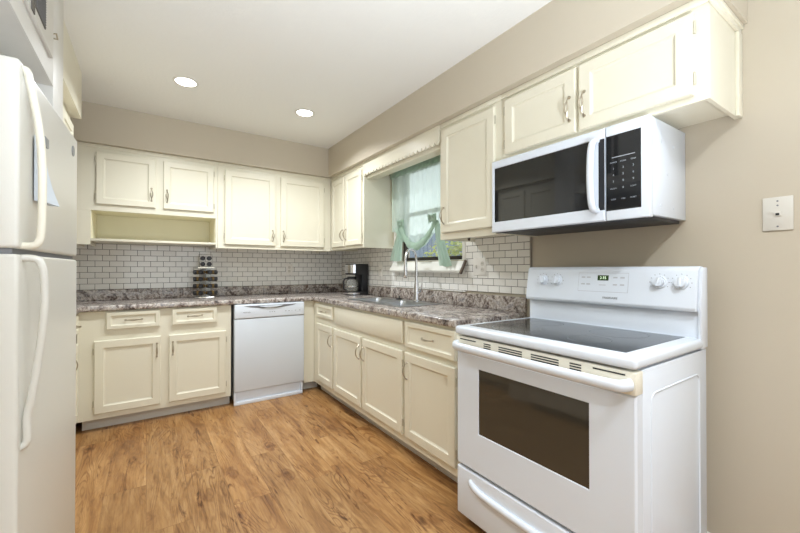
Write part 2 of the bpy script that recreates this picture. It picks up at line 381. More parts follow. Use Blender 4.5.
# sloping painted sill
b = MB(); b.prism([(WX-.0005, 1.140), (WX-.0005, 1.228), (WX-.02, 1.228), (WX-.068, 1.158), (WX-.060, 1.140)], 'y', 1.935, 2.86)
b.build('window_sill', 'trim', wi, bevel=.003)
b = MB(); b.prism([(WX-.024, 1.234), (WX-.012, 1.228), (WX-.062, 1.132), (WX-.076, 1.138)], 'y', 1.915, 1.934)
b.build('sill_end', 'darkwood', wi, bevel=.002)
box(WX+.0005, WX+.049, WY0, WY1, WZ0-.001, WZ0+.004).build('window_stool', 'trim', wi)

# outdoors seen through the window
struct(box(2.2, 12, -4, 14, -.35, -.3).build('ground', 'grass', smooth=False))
b = MB()
for k in range(44):
    y = 1.0 + k * .155; b.box(5.6, 5.625, y, y+.14, -.3, 2.02 + .01*((k*7) % 3))
tag(b.build('garden_fence', 'fence'), 'grey blue board fence beyond the window', 'fence')
def shrub(x, y, r, h, n, label):
    b = MB()
    for i in range(n):
        th = random.uniform(0, 2*PI); ph = math.acos(random.uniform(-.5, 1)); q = r * random.uniform(.55, 1)
        c = Vector((x + q*math.sin(ph)*math.cos(th), y + q*math.sin(ph)*math.sin(th), h + q*math.cos(ph)*.9))
        a = Vector((random.gauss(0,1), random.gauss(0,1), random.gauss(0,1))).normalized(); t = a.orthogonal().normalized()
        s_ = random.uniform(.03, .07)
        v = [b.b.verts.new(c + a*s_), b.b.verts.new(c + t*s_*.45), b.b.verts.new(c - a*s_), b.b.verts.new(c - t*s_*.45)]
        b.b.faces.new(v)
    b.tube([(x, y, -.3), (x, y, h)], .03)
    tag(b.build('garden_shrub', 'leaf', smooth=False), label, 'shrub', 'shrubs outside the window')
shrub(4.6, 4.75, .80, 1.15, 1700, 'yellow green shrub outside, middle of the window')
shrub(4.9, 6.3, .5, .95, 700, 'low green shrub outside, left behind the faucet')
shrub(3.9, 2.9, .7, .95, 1500, 'yellow green shrub outside, at the right jamb of the window')

# ------------------------------------------------------------------ cabinet kit (local: x width, front faces -y, z up)
def panel_front(name, x0, x1, z0, z1, parent, ring=.052, th=.019, m='cream', y=0.0):
    b = MB()
    def L(i, yy): return [(x0+i, y+yy, z0+i), (x1-i, y+yy, z0+i), (x1-i, y+yy, z1-i), (x0+i, y+yy, z1-i)]
    b.loops([L(0, 0), L(0, -th+.004), L(.004, -th), L(ring, -th), L(ring+.004, -th+.006), L(ring+.012, -th+.009)])
    return b.build(name, m, parent, ang=20)
def pull(x, z, parent, vertical=True, L=.10, y=-.019, loop=.0035):
    b = MB(); n = 12
    for s in (-1, 1):
        pts, rr = [], []
        for i in range(n+1):
            t = i/n; a = (t-.5)*L; o = math.sin(PI*t); side = s*loop*max(0, math.sin(PI*min(1, max(0, (t-.2)/.6))))
            q = (side, y-.003-.026*o**.7, a) if vertical else (a, y-.003-.026*o**.7, side)
            pts.append((x+q[0], q[1], z+q[2])); rr.append(.0032)
        b.tube(pts, rr, 6)
    for e in (-.5, .5):
        c = (x, 0, z+e*L) if vertical else (x+e*L, 0, z)
        b.cyl((c[0], y+.0002, c[2]), (c[0], y-.006, c[2]), .0075, 12, .005)
    return b.build('handle', 'nickel', parent)
def hinges(x, zs, parent, y=-.012):
    for z in zs:
        MB().cyl((x, y, z-.022), (x, y, z+.022), .0042, 10).build('hinge', 'hinge', parent)
def door(x0, x1, z0, z1, parent, hside, hz, ring=.052, L=.10):
    """hside: which edge carries the handle ('l' or 'r'); hinges sit on the other one."""
    d = panel_front('door', x0, x1, z0, z1, parent, ring)
    pull(x0+.026 if hside == 'l' else x1-.026, hz, d, True, L, loop=.0035 if hz < 1 else .0085)
    h = .055 if z1-z0 < .4 else .075
    hinges(x1+.0035 if hside == 'l' else x0-.0035, (z0+h, z1-h), d)
    return d
def drawer(x0, x1, z0, z1, parent, handle=True):
    d = panel_front('drawer', x0, x1, z0, z1, parent, ring=.026)
    if handle: pull((x0+x1)/2, (z0+z1)/2, d, False, .10)
    return d
BZ0, BZ1 = .085, .862
def base_body(x0, x1, depth, t, toe=.07, ext=0):
    b = MB(); b.box(x0-ext, x1, .0005, depth, BZ0, BZ1); b.build('cabinet_body', 'cream', t, bevel=.0015, seg=1)
    box(x0, x1, toe, toe+.012, .0005, BZ0).build('toe_kick', 'toe', t)
UZ0, UZ1 = 1.352, 2.109
def upper_body(x0, x1, depth, t, z0=UZ0, zbox=None):
    b = MB(); zb = z0 + .022
    b.box(x0, x1, .0005, .019, z0, UZ1).box(x0, x0+.014, .019, depth, z0, UZ1).box(x1-.014, x1, .019, depth, z0, UZ1)
    b.box(x0+.014, x1-.014, .019, depth, zb, zb+.014).box(x0+.014, x1-.014, depth-.006, depth, zb+.014, UZ1)
    b.build('cabinet_body', 'cream', t, bevel=.001, seg=1)

RR = R(-90)      # right run: local +x -> world -y, front faces -x
# ---- back run, base
FY = 3.44
t = thing('base_cabinet', 'cream base cabinet with two drawers over two doors, left of the dishwasher', 'cabinet', (-.385, FY, 0))
o = .385
base_body(0, .595+o, .535, t, ext=.024)
drawer(-.245+o, .083+o, .727, .853, t); drawer(.162+o, .483+o, .727, .853, t)
door(-.312+o, .090+o, .126, .650, t, 'r', .545); door(.143+o, .553+o, .126, .650, t, 'l', .545)
# filler between dishwasher and the corner
t = thing('corner_filler', 'narrow cream filler strip between dishwasher and the corner', 'filler panel', (1.236, FY, 0))
box(0, .0985, 0, .02, BZ0, BZ1).build('stile', 'cream', t); box(0, .16, .075, .087, .0005, BZ0).build('toe_kick', 'toe', t)

# ---- right run, base (x face 1.335)
FX = 1.335
def right(name, label, y_far, **k): return thing(name, label, 'cabinet', (FX, y_far, 0), RR)
y0 = 3.438; t = right('base_cabinet', 'narrow cream base cabinet with one drawer and door, next to the dishwasher corner', y0)
base_body(0, y0-2.955, .54, t)
drawer(y0-3.335, y0-2.975, .727, .843, t); door(y0-3.335, y0-2.975, .135, .662, t, 'r', .545)
y0 = 2.954; t = right('base_cabinet', 'wide cream sink base cabinet with plain false drawer front and two doors', y0)
b = MB(); W = y0-1.903
b.box(0, W, .0005, .02, BZ0, BZ1).box(0, .016, .02, .54, BZ0, BZ1).box(W-.016, W, .02, .54, BZ0, BZ1).box(.016, W-.016, .02, .54, BZ0, BZ0+.016)
b.build('cabinet_body', 'cream', t); box(0, W, .07, .082, .0005, BZ0).build('toe_kick', 'toe', t)
b = MB(); b.box(y0-2.935, y0-1.918, -.017, 0, .703, .843); b.build('false_drawer_front', 'cream', t, bevel=.005)
door(y0-2.945, y0-2.456, .135, .660, t, 'r', .545); door(y0-2.434, y0-1.918, .135, .655, t, 'l', .545)
y0 = 1.902; t = right('base_cabinet', 'cream base cabinet with one drawer and one door, beside the range', y0)
base_body(0, y0-1.412, .54, t)
drawer(y0-1.880, y0-1.430, .690, .845, t); door(y0-1.885, y0-1.430, .135, .655, t, 'l', .545)

# ---- left run base, mostly behind the refrigerator
t = thing('base_cabinet', 'cream base cabinet seen edge on, just behind the refrigerator', 'cabinet', (-.41, 2.235, 0), R(90))
base_body(0, 1.202, .53, t)
for a, c in ((.03, .40), (.44, .79), (.83, 1.14)):
    drawer(a, c, .727, .845, t); door(a, c, .126, .655, t, 'l', .56)

# ---- worktop
b = MB(); HX0, HX1, HY0, HY1 = 1.455, 1.795, 2.14, 2.90
xs = [LX+.001, -.385, 1.308, HX0, HX1, WX-.001]
b.cells(xs, [1.418, HY0, 2.235, HY1, 3.412, WY-.001], lambda i, j: j == 4 or (i >= 2 and not (i == 3 and j in (1, 2))) or (i == 0 and j >= 2), .864, .905)
ct = b.build('worktop', 'counter', None, bevel=.009, seg=3)
tag(ct, 'mottled grey and brown laminate worktop running round the kitchen corner', 'worktop')
b = MB(); b.cells([LX+.001, LX+.02, WX-.021, WX-.001], [1.418, 2.235, WY-.021, WY-.001], lambda i, j: j == 2 or (i == 2) or (i == 0 and j == 1), .9045, .9965)
b.build('upstand', 'counter', ct, bevel=.006, seg=2)

# ---- wall cabinets, back run (face y 3.60)
UY = 3.60; UD = WY-UY-.001
t = thing('wall_cabinet', 'short cream wall cabinet with two small doors above an open shelf nook', 'cabinet', (-.44, UY, 0))
o = .44; W = .509+o
b = MB()
b.box(-.005, W, .0005, .019, 1.612, UZ1).box(0, .066+.022, .0005, .019, 1.352, 1.612)
b.box(0, .014, .019, UD, 1.352, UZ1).box(.074, .088, .019, UD, 1.352, 1.612).box(W-.014, W, .0005, UD, 1.352, 1.6118).box(W-.014, W, .0195, UD, 1.6118, UZ1)
b.box(.014, W-.014, .019, UD-.006, 1.625, 1.64).box(.014, W-.014, UD-.006, UD, 1.64, UZ1)
b.build('cabinet_body', 'cream', t, bevel=.001, seg=1)
b = MB(); b.box(.0885, W-.0145, UD-.012, UD-.002, 1.40, 1.6245).box(.0885, .092, .02, UD-.012, 1.40, 1.6245).box(W-.018, W-.0145, .02, UD-.012, 1.40, 1.6245).box(.092, W-.018, .02, UD-.012, 1.618, 1.6245)
b.build('nook_lining', 'nook', t)
b = MB(); b.box(.0885, W-.0145, .001, UD-.012, 1.381, 1.3995); b.build('shelf', 'cream', t, bevel=.002)
door(-.321+o, .053+o, 1.660, 2.052, t, 'r', 1.765, ring=.045); door(.107+o, .476+o, 1.660, 2.052, t, 'l', 1.765, ring=.045)
box(-.005, W, -.008, 0, 2.082, UZ1).build('crown_strip', 'cream', t, bevel=.002)
t = thing('wall_cabinet', 'tall cream wall cabinet with two doors, right of the shelf nook', 'cabinet', (.510, UY, 0))
o = -.510; W = 1.579-.510
upper_body(0, W, UD, t)
door(.567+o, 1.006+o, 1.387, 2.052, t, 'r', 1.482); door(1.057+o, 1.498+o, 1.387, 2.052, t, 'l', 1.482)
box(0, W, -.008, 0, 2.082, UZ1).build('crown_strip', 'cream', t, bevel=.002)
# ---- wall cabinets, right run (face x 1.58)
UX = 1.58; RD = WX-UX-.001
def rightu(label, y_far): return thing('wall_cabinet', label, 'cabinet', (UX, y_far, 0), RR)
y0 = 3.598; t = rightu('cream wall cabinet with two narrow doors, in the corner left of the window', y0)
upper_body(0, y0-2.886, RD, t, 1.358)
door(y0-3.545, y0-3.256, 1.387, 2.055, t, 'r', 1.495, ring=.045); door(y0-3.232, y0-2.912, 1.387, 2.055, t, 'l', 1.495, ring=.045)
box(0, y0-2.886, -.008, 0, 2.082, UZ1).build('crown_strip', 'cream', t, bevel=.002)
y0 = 1.853; t = rightu('tall cream single door wall cabinet between window and microwave', y0)
upper_body(0, y0-1.344, RD, t, 1.357)
d = door(y0-1.822, y0-1.384, 1.400, 2.060, t, 'l', 1.508)
box(0, y0-1.344, -.008, 0, 2.082, UZ1).build('crown_strip', 'cream', t, bevel=.002)
MB().cyl((.10, .16, 1.3735), (.10, .16, 1.355), .010, 14, .007).build('underside_knob', 'darkwood', t)  # small dark knob on the cabinet underside
y0 = 1.343; t = rightu('cream two door wall cabinet directly above the microwave', y0); W = y0-.447
upper_body(0, W, RD, t, 1.752)
door(y0-1.312, y0-.918, 1.776, 2.064, t, 'r', 1.885, ring=.05, L=.105); door(y0-.902, y0-.490, 1.776, 2.064, t, 'l', 1.885, ring=.05, L=.105)
b = MB(); b.box(0, W, -.008, 0, 2.082, UZ1).box(W, W+.010, -.008, RD, 2.075, UZ1).box(W, W+.016, -.008, RD, 2.093, UZ1)
b.build('crown_strip', 'cream', t, bevel=.002)
box(W, W+.012, RD-.045, RD, 1.752, 2.0745).build('end_stile', 'cream', t, bevel=.002)

# scalloped valance over the window
t = thing('window_valance', 'cream scalloped valance board spanning above the sink window', 'valance', (UX, 2.885, 0), RR)
W = 2.885-1.855; pts = [(0, UZ1), (0, 1.998)]; ns = 22
for k in range(ns):
    a0 = W*k/ns
    for q in range(0, 7):
        u = q/6; pts.append((a0 + W/ns*u, 2.012 - .024*math.sin(PI*u)**.45))
    if k < ns-1: pts.append((a0 + W/ns - .0001, 2.018))
pts += [(W, UZ1)]
MB().prism(pts, 'y', -.010, .004).build('scalloped_board', 'cream', t, smooth=False)
b = MB(); b.box(0, W, .022, .036, 1.966, UZ1).box(0, W, .036, .11, 1.966, 1.978); b.build('backing_board', 'cream', t, bevel=.002)

# left upper cabinet, above the counter behind the refrigerator
t = thing('wall_cabinet', 'cream wall cabinet under the left soffit, above the refrigerator corner', 'cabinet', (-.395, 2.235, 0), R(90))
W = .80
upper_body(0, W, .553, t, 1.40)
door(.03, .375, 1.44, 2.05, t, 'r', 1.54); door(.415, .77, 1.44, 2.05, t, 'l', 1.54)

# ------------------------------------------------------------------ closet frame over the refrigerator
t = thing('overhead_closet', 'white boxed closet built above the refrigerator with a return air grille', 'closet', (-.316, .2, 0))
b = MB(); b.box(LX+.316+.001, 0, 0, 1.82, 1.905, CZ-.001); b.build('closet_box', 'closet', t, smooth=False)
b = MB(); b.box(LX+.316+.001, 0, 1.82, 2.032, .0005, CZ-.001); b.build('side_panel', 'closet', t, bevel=.002)
b = MB(); b.box(0, .012, .6, 1.745, 1.985, 2.36); fr = b.build('access_door', 'closet', t, bevel=.002)
gm = mat('grille_dark', srgb(96, 92, 86), 0.6)
b = MB(); b.box(.0125, .016, 1.405, 1.44, 1.985, 2.34); g1 = b.build('grille_slot', gm, fr)
b = MB(); b.box(.0125, .015, 1.46, 1.595, 2.02, 2.34); g2 = b.build('grille', gm, fr)
b = MB()
for k in range(34):
    z = 2.025 + k*.0091; b.box(.015, .0165, 1.46, 1.595, z, z+.0022)
b.build('louvre', 'grey', g2)
MB().tube([(.001, 1.785, 2.10), (.014, 1.785, 2.105), (.014, 1.81, 2.095), (.002, 1.81, 2.095)], .003).build('latch', 'nickel', t)

# ------------------------------------------------------------------ refrigerator (doors face +x)
t = thing('refrigerator', 'off white top freezer refrigerator at the left edge of the picture', 'refrigerator', (-.261, 1.279, 0), R(-2.03))
DW = .705
b = MB(); b.box(-.655, -.062, .004, DW-.004, .03, 1.675); b.build('cabinet', 'fridge', t, bevel=.008)
box(-.63, -.07, .03, DW-.03, .0005, .03).build('base_grille', 'black', t)
def fdoor(z0, z1):
    b = MB(); b.box(-.058, 0, 0, DW, z0, z1); return b.build('door', 'fridge', t, bevel=.009, seg=4)
fz = fdoor(1.221, 1.690); fz.name = 'freezer_door'; fd = fdoor(.06, 1.2065); fd.name = 'refrigerator_door'
box(-.060, -.014, .01, DW-.01, 1.207, 1.2205).build('door_gasket', 'grey', t)
def smooth_pts(p, n=5):
    out = []
    P_ = [Vector(q) for q in p]
    for i in range(len(P_)-1):
        a = P_[max(i-1,0)]; b_ = P_[i]; c = P_[i+1]; d = P_[min(i+2, len(P_)-1)]
        for k in range(n):
            s = k/n; out.append(.5*((2*b_) + (c-a)*s + (2*a-5*b_+4*c-d)*s*s + (3*b_-a-3*c+d)*s**3))
    out.append(P_[-1]); return out
hy = .030
hp = [(-.004, hy, 1.676), (.006, hy, 1.671), (.012, hy, 1.640), (.019, hy, 1.600), (.029, hy, 1.530), (.035, hy, 1.451), (.036, hy, 1.348), (.034, hy, 1.262), (.028, hy, 1.236), (.016, hy, 1.229), (-.006, hy, 1.229)]
MB().tube(smooth_pts(hp), .0088, 10).build('handle', 'bisque', fz, ang=60)
hp = [(-.006, hy, 1.197), (.016, hy, 1.197), (.032, hy, 1.188), (.040, hy, 1.154), (.042, hy, 1.089), (.038, hy, 1.012), (.028, hy, .921), (.018, hy, .843), (.010, hy, .792), (.010, hy, .735), (-.004, hy, .720)]
MB().tube(smooth_pts(hp), .0088, 10).build('handle', 'fridge', fd, ang=60)
b = MB(); b.cyl((-.001, .615, 1.625), (.0025, .615, 1.625), .020, 20); b.build('badge', 'clip', fz)
n = thing('paper_note', 'pale blue paper note held by a magnetic clip on the freezer door', 'paper note', (-.254, 1.43, 1.355), R(-2.03))
b = MB(); rings = []
b.loops([[(.004+.012*(1-q)**2, -.045, .178*q), (.002, -.045, .178*q), (.003+.01*(1-q)**2, .035+.02*(1-q), .178*q), (.006+.03*(1-q)**2, .035+.02*(1-q), .178*q)] for q in [k/6 for k in range(7)]])
b.build('paper_sheet', 'paper', n)
box(.0, .014, .0, .045, .165, .192).build('magnet_clip', 'clip', n, bevel=.002)

# ------------------------------------------------------------------ dishwasher
t = thing('dishwasher', 'white built in dishwasher with a recessed top control panel', 'dishwasher', (.612, 3.398, 0))
W = .612
box(.012, W-.012, .045, .56, .02, .855).build('tub', 'white', t)
b = MB(); b.box(.002, W-.002, 0, .044, .118, .738); d = b.build('door', 'dwwhite', t, bevel=.006, seg=3)
# control panel with scooped latch pocket
b = MB(); n_ = 24; top = [(0, .742), (W, .742), (W, .860), (0, .860)]
b.box(.002, W-.002, -.004, .044, .742, .861)
cp = b.build('control_panel', 'white', t, bevel=.006, seg=3)
pp = [(.075+.46*i/20, .848) for i in range(21)] + [(.535-.46*i/20, .848-.028*math.sin(PI*i/20)**.8) for i in range(1, 20)]
MB().prism(pp, 'y', -.0052, -.004).build('latch_recess', 'grey', cp)
pp = [(.20+.21*i/14, .843) for i in range(15)] + [(.41-.21*i/14, .843-.018*math.sin(PI*i/14)) for i in range(1, 14)]
MB().prism(pp, 'y', -.013, -.004).build('latch_handle', 'white', cp, bevel=.002)
text('brand_lettering', 'FRIGIDAIRE', .012, 'grey', cp, (.10, -.0045, .792), (R(90), 0, 0))
b = MB()
for x, w_ in ((.29, .010), (.31, .010), (.33, .010), (.43, .012), (.46, .012), (.49, .005), (.52, .012), (.56, .012)): b.box(x, x+w_, -.0048, -.004, .785, .789)
b.build('button_marks', 'grey', cp)
b = MB(); b.box(.002, W-.012, .026, .034, .0008, .112).box(.002, W-.012, .008, .026, .0008, .030).box(.002, .016, .008, .026, .03, .112).box(W-.026, W-.012, .008, .026, .03, .112)
b.build('kick_plate', 'white', t, bevel=.002)

# ------------------------------------------------------------------ range (front faces -x)
t = thing('range_cooker', 'white freestanding electric range with glass cooktop, right foreground', 'range', (1.20, 1.292, 0), RR)
W = .778; D = .576
box(.004, W-.004, .045, D, .035, .862).build('body', 'white', t, bevel=.003)
b = MB()
for x in (.04, W-.04):
    for y in (.08, D-.05): b.cyl((x, y, .0005), (x, y, .035), .018)
b.build('levelling_foot', 'black', t)
# embossed side panel
bp = []
for cx_, cz_, a0 in ((.47, .16, 270), (.47, .75, 0), (.13, .75, 90), (.13, .16, 180)):
    for k in range(5): a = R(a0+22.5*k); bp.append((W-.0038, cx_+.03*math.cos(a), cz_+.03*math.sin(a)))
bp.append(bp[0])
MB().tube(bp, .0032, 8).build('side_bead', 'white', t, ang=80)
# drawer
b = MB(); b.box(.004, W-.004, 0, .044, .042, .260); dr = b.build('storage_drawer', 'white', t, bevel=.006, seg=3)
b = MB()
gp = smooth_pts([(.085, .006, .214), (.105, -.001, .203), (.17, -.005, .190), (.39, -.006, .184), (.61, -.005, .190), (.673, -.001, .203), (.693, .006, .214)])
b.tube(gp, .017, 12, flat=(1.0, .75)); b.build('drawer_pull', 'white', dr, ang=60)
# oven door: frame around a real opening
z0, z1 = .272, .790; wx0, wx1, wz0, wz1 = .137, .632, .443, .730
b = MB()
def L(x0, x1, y, a, c): return [(x0, y, a), (x1, y, a), (x1, y, c), (x0, y, c)]
def frame_loops(b, o, i, yb, yf, r=.006):
    b.loops([L(i[0], i[1], yb, i[2], i[3]), L(o[0], o[1], yb, o[2], o[3]), L(o[0], o[1], yf+r, o[2], o[3]), L(o[0]+r, o[1]-r, yf, o[2]+r, o[3]-r),
             L(i[0], i[1], yf, i[2], i[3]), L(i[0]+.002, i[1]-.002, yf+.004, i[2]+.002, i[3]-.002), L(i[0]+.002, i[1]-.002, yb, i[2]+.002, i[3]-.002)], cap=False)
frame_loops(b, (.003, W-.003, z0, z1), (wx0, wx1, wz0, wz1), .040, 0)
od = b.build('oven_door', 'white', t)
box(wx0+.0022, wx1-.0022, .0035, .036, wz0+.0022, wz1-.0022).build('oven_window', 'ovenglass', od, smooth=False)
# bisque vent strip with slots
b = MB(); b.box(.002, W-.002, -.004, .043, .791, .861); vs = b.build('vent_strip', 'bisque', t, bevel=.004)
b = MB(); Y0 = 1.292
def slot(ya, yb, z): b.box(Y0-ya, Y0-yb, -.0048, -.004, z-.0022, z+.0022)
slot(1.262, 1.165, .849); slot(.645, .546, .849)
for ya, yb in ((1.118, 1.079), (1.036, .921), (.880, .766), (.725, .684)):
    for z in (.848, .839, .830): slot(ya, yb, z)
b.build('vent_slot', 'black', vs)
b = MB(); hz = .819
hp = smooth_pts([(.012, -.004, hz+.004), (.022, -.030, hz+.002), (.06, -.038, hz), (.2, -.042, hz), (.39, -.043, hz), (.58, -.042, hz), (.72, -.038, hz), (.750, -.026, hz+.002), (.760, -.004, hz+.004)])
b.tube(hp, .0165, 14, flat=(1.15, .8)); b.build('handle', 'white', vs, ang=60)
# cooktop
b = MB(); b.box(-.002, W+.002, -.012, .536, .868, .906); b.build('cooktop_frame', 'white', t, bevel=.014, seg=5)
b = MB(); b.box(.040, .726, .045, .520, .9045, .9068); g = b.build('glass_top', 'cookglass', t, bevel=.001, seg=1)
ring = mat('burner_ring', srgb(90, 96, 102), 0.3)
for cx, cy, rr in ((.21, .17, .105), (.21, .39, .075), (.54, .17, .075), (.54, .39, .105)):
    b = MB(); b.loops([[(cx+q*math.cos(a), cy+q*math.sin(a), .90705) for a in [2*PI*k/40 for k in range(40)]] for q in (rr-.0012, rr+.0012)], cap=False)
    b.build('burner_ring', ring, g)
# backguard: riser, sloped control console, side caps
b = MB(); b.box(.014, W-.004, .528, D, .862, 1.012); b.build('riser', 'white', t, bevel=.004)
b = MB()
prof = [(.504, 1.006), (.498, 1.020), (.520, 1.165), (.530, 1.176), (.542, 1.180), (D, 1.180), (D, 1.006)]
b.prism(prof, 'x', .010, W-.012); con = b.build('control_console', 'white', t, bevel=.004, seg=3)
b = MB(); b.prism([(.516, .87), (.516, 1.0), (.512, 1.02), (.530, 1.165), (.54, 1.176), (D+.004, 1.176), (D+.004, .87)], 'x', W-.0118, W); b.build('end_cap', 'white', t, bevel=.003)
tilt = math.atan2(.022, .145); ca, sa = math.cos(tilt), math.sin(tilt)
def onface(x, s):   # point s metres up the sloped face
    return Vector((x, .498 + sa*s, 1.020 + ca*s))
nrm = Vector((0, -ca, sa))
rot = (R(90)-tilt, 0, 0)
for yk, s in ((1.184, .093), (1.104, .093), (.651, .097), (.576, .097)):
    p = onface(Y0-yk, s)
    b = MB(); b.cyl(p, p+nrm*.006, .027, 24, .025); b.cyl(p+nrm*.006, p+nrm*.022, .020, 24, .018)
    k = b.build('knob', 'white', con)
    b = MB(); q = p + nrm*.022; a = random.uniform(-.5, .5); u = Vector((math.cos(a+1.4), 0, 0)) + Vector((0, sa, ca))*math.sin(a+1.4)
    b.tube([q-u*.017, q+u*.017], .0045, 8); b.build('knob_grip', 'white', k)
    b = MB()
    for j in range(9):
        th = R(-30 + j*30); c = p + nrm*.0006 + Vector((math.cos(th), 0, 0))*.034 + Vector((0, sa, ca))*math.sin(th)*.034
        b.cyl(c - nrm*.001, c, .0016, 8)
    b.build('dial_marks', 'grey', k)
def plate(x0, x1, s0, s1, h, m, name, par, wdt=None):
    b = MB(); A = [onface(x0, s0), onface(x1, s0), onface(x1, s1), onface(x0, s1)]
    b.loops([[v - nrm*.001 for v in A], [v + nrm*h for v in A]]); return b.build(name, m, par, smooth=False)
pl = plate(.301, .525, .046, .133, .0008, 'lightgrey', 'panel_outline', con)
pi = plate(.3025, .5235, .0475, .1315, .0012, 'white', 'panel_inset', con)
lc = plate(.392, .441, .098, .122, .0018, 'lcd', 'clock_display', con)
text('clock_digits', '2:35', .017, 'lcdon', lc, onface(.4165, .110) + nrm*.002, rot)
for x in (.325, .350, .470, .500):
    for s in (.112, .080): plate(x-.009, x+.009, s-.003, s+.003, .0016, 'lightgrey', 'button_mark', con)
plate(.40, .43, .076, .079, .0016, 'lightgrey', 'button_mark', con)
text('brand_lettering', 'FRIGIDAIRE', .013, 'grey', con, onface(.452, .020) + nrm*.0008, rot)

# ------------------------------------------------------------------ microwave
t = thing('microwave', 'white over the range microwave with black glass door, under the cabinet', 'microwave', (1.55, 1.391, 0), RR)
W = .772; z0, z1 = 1.366, 1.7505; D = WX-1.55-.002
box(.002, W-.001, .030, D, z0+.010, z1-.002).build('case', 'white', t, bevel=.002)
b = MB()
for yy, zz in ((.10, .30), (.10, .05), (.22, .30), (.22, .05), (.16, .18)): b.cyl((W-.0015, yy, z0+zz), (W+.0006, yy, z0+zz), .006, 12)
b.build('rivet', 'white', t)
box(.02, W-.02, .012, D-.01, z0-.004, z0+.0095).build('vent_underside', 'filter', t, bevel=.002)
b = MB(); frame_loops(b, (0, .607, z0, z1), (.018, .545, 1.420, 1.712), .029, 0, .005)
d = b.build('door', 'white', t)
box(.0202, .5428, .0035, .027, 1.4222, 1.7098).build('door_glass', 'blackglass', d, smooth=False)
b = MB(); hp = smooth_pts([(.572, .004, 1.702), (.569, -.018, 1.698), (.565, -.028, 1.66), (.563, -.032, 1.56), (.565, -.028, 1.46), (.569, -.018, 1.418), (.572, .004, 1.414)])
b.tube(hp, .0125, 12, flat=(1, 1.25)); b.build('handle', 'white', d, ang=60)
box(.582, .6055, -.0006, .002, 1.412, 1.706).build('handle_recess', 'black', d)
b = MB(); b.box(.611, W, 0, .029, z0, z1); cp = b.build('control_panel', 'white', t, bevel=.004, seg=3)
box(.6135, .743, -.0012, .002, 1.405, 1.708).build('key_panel', 'blackglass', cp, bevel=.0006, seg=1)
b = MB(); b.box(.636, .722, -.0016, -.0012, 1.616, 1.619); b.build('display_line', 'keys', cp)
keys = [['POWER', 'COOK', 'TIMER'], ['1', '2', '3'], ['4', '5', '6'], ['7', '8', '9'], ['CLOCK', '0', 'LIGHT'], ['STOP', 'FAN', 'START']]
zz = [1.597, 1.572, 1.546, 1.520, 1.492, 1.448]
for r_, z in zip(keys, zz):
    for c_, x in zip(r_, (.642, .679, .716)):
        text('key_mark', c_, .011 if len(c_) == 1 else .0075, 'keys', cp, (x, -.0013, z), (R(90), 0, 0))

# ------------------------------------------------------------------ sink and faucet
t = thing('kitchen_sink', 'double bowl stainless steel sink set into the worktop under the window', 'sink', (0, 0, .9055))
b = MB(); mid = (HY0+HY1)/2
xs = [HX0-.018, HX0+.012, HX1-.055, HX1+.022]; ys = [HY0-.018, HY0+.012, mid-.018, mid+.018, HY1-.012, HY1+.018]
b.cells(xs, ys, lambda i, j: not (i == 1 and j in (1, 3)), -.0002, .0045); b.build('rim', 'steel', t, bevel=.0018)
for a, c in ((ys[1], ys[2]), (ys[3], ys[4])):
    b = MB(); x0, x1 = xs[1], xs[2]
    rings = []
    for ins, z in ((0, .004), (.006, -.02), (.010, -.13), (.035, -.165)):
        ring_ = []
        rr = .05
        for cx, cy, a0 in ((x1-ins-rr, c-ins-rr, 0), (x0+ins+rr, c-ins-rr, 90), (x0+ins+rr, a+ins+rr, 180), (x1-ins-rr, a+ins+rr, 270)):
            for k in range(6): th = R(a0+18*k); ring_.append((cx+rr*math.cos(th), cy+rr*math.sin(th), z))
        rings.append(ring_)
    b.loops(rings, cap=False); f = [v for v in b.b.verts][-24:]; b.b.faces.new(f)
    bo = b.build('bowl', 'steel', t)
    MB().cyl(((x0+x1)/2, (a+c)/2, -.164), ((x0+x1)/2, (a+c)/2, -.161), .04).build('drain', 'chrome', bo)
t = thing('sink_stopper', 'small round black sink stopper resting on the sink deck', 'stopper', (1.775, 2.62, .9102))
b = MB(); b.lathe([(.026, 0), (.028, .006), (.018, .012), (.006, .014), (.006, .024), (.010, .028), (.004, .030)]); b.build('stopper_disc', 'black', t)
t = thing('faucet', 'chrome pull down gooseneck faucet behind the sink', 'faucet', (1.772, 2.37, .9102))
b = MB(); b.lathe([(.030, 0), (.030, .006), (.022, .014), (.019, .05), (.019, .12), (.014, .15), (.013, .17)]); b.build('base', 'chrome', t)
b = MB(); dx, dy = -.150, -.062
arc = [(0, 0, .16), (0, 0, .33)] + [(dx*(1-math.cos(R(a)))/1.0*.5, dy*(1-math.cos(R(a)))*.5, .33+.085*math.sin(R(a))) for a in range(20, 181, 20)] + [(dx, dy, .30)]
b.tube(arc, .0098, 12); b.build('spout', 'chrome', t, ang=60)
b = MB(); b.tube([(dx, dy, .31), (dx, dy, .285), (dx, dy, .21), (dx, dy, .195)], [.011, .013, .0165, .014], 14); sp = b.build('spray_head', 'chrome', t, ang=60)
b = MB(); b.cyl((dx, dy, .1945), (dx, dy, .191), .014); b.build('nozzle', 'black', sp)
b = MB(); b.tube([(.005, -.018, .075), (.008, -.04, .082), (.010, -.052, .11), (.012, -.058, .15)], [.010, .008, .006, .005], 10); b.build('lever', 'chrome', t, ang=60)

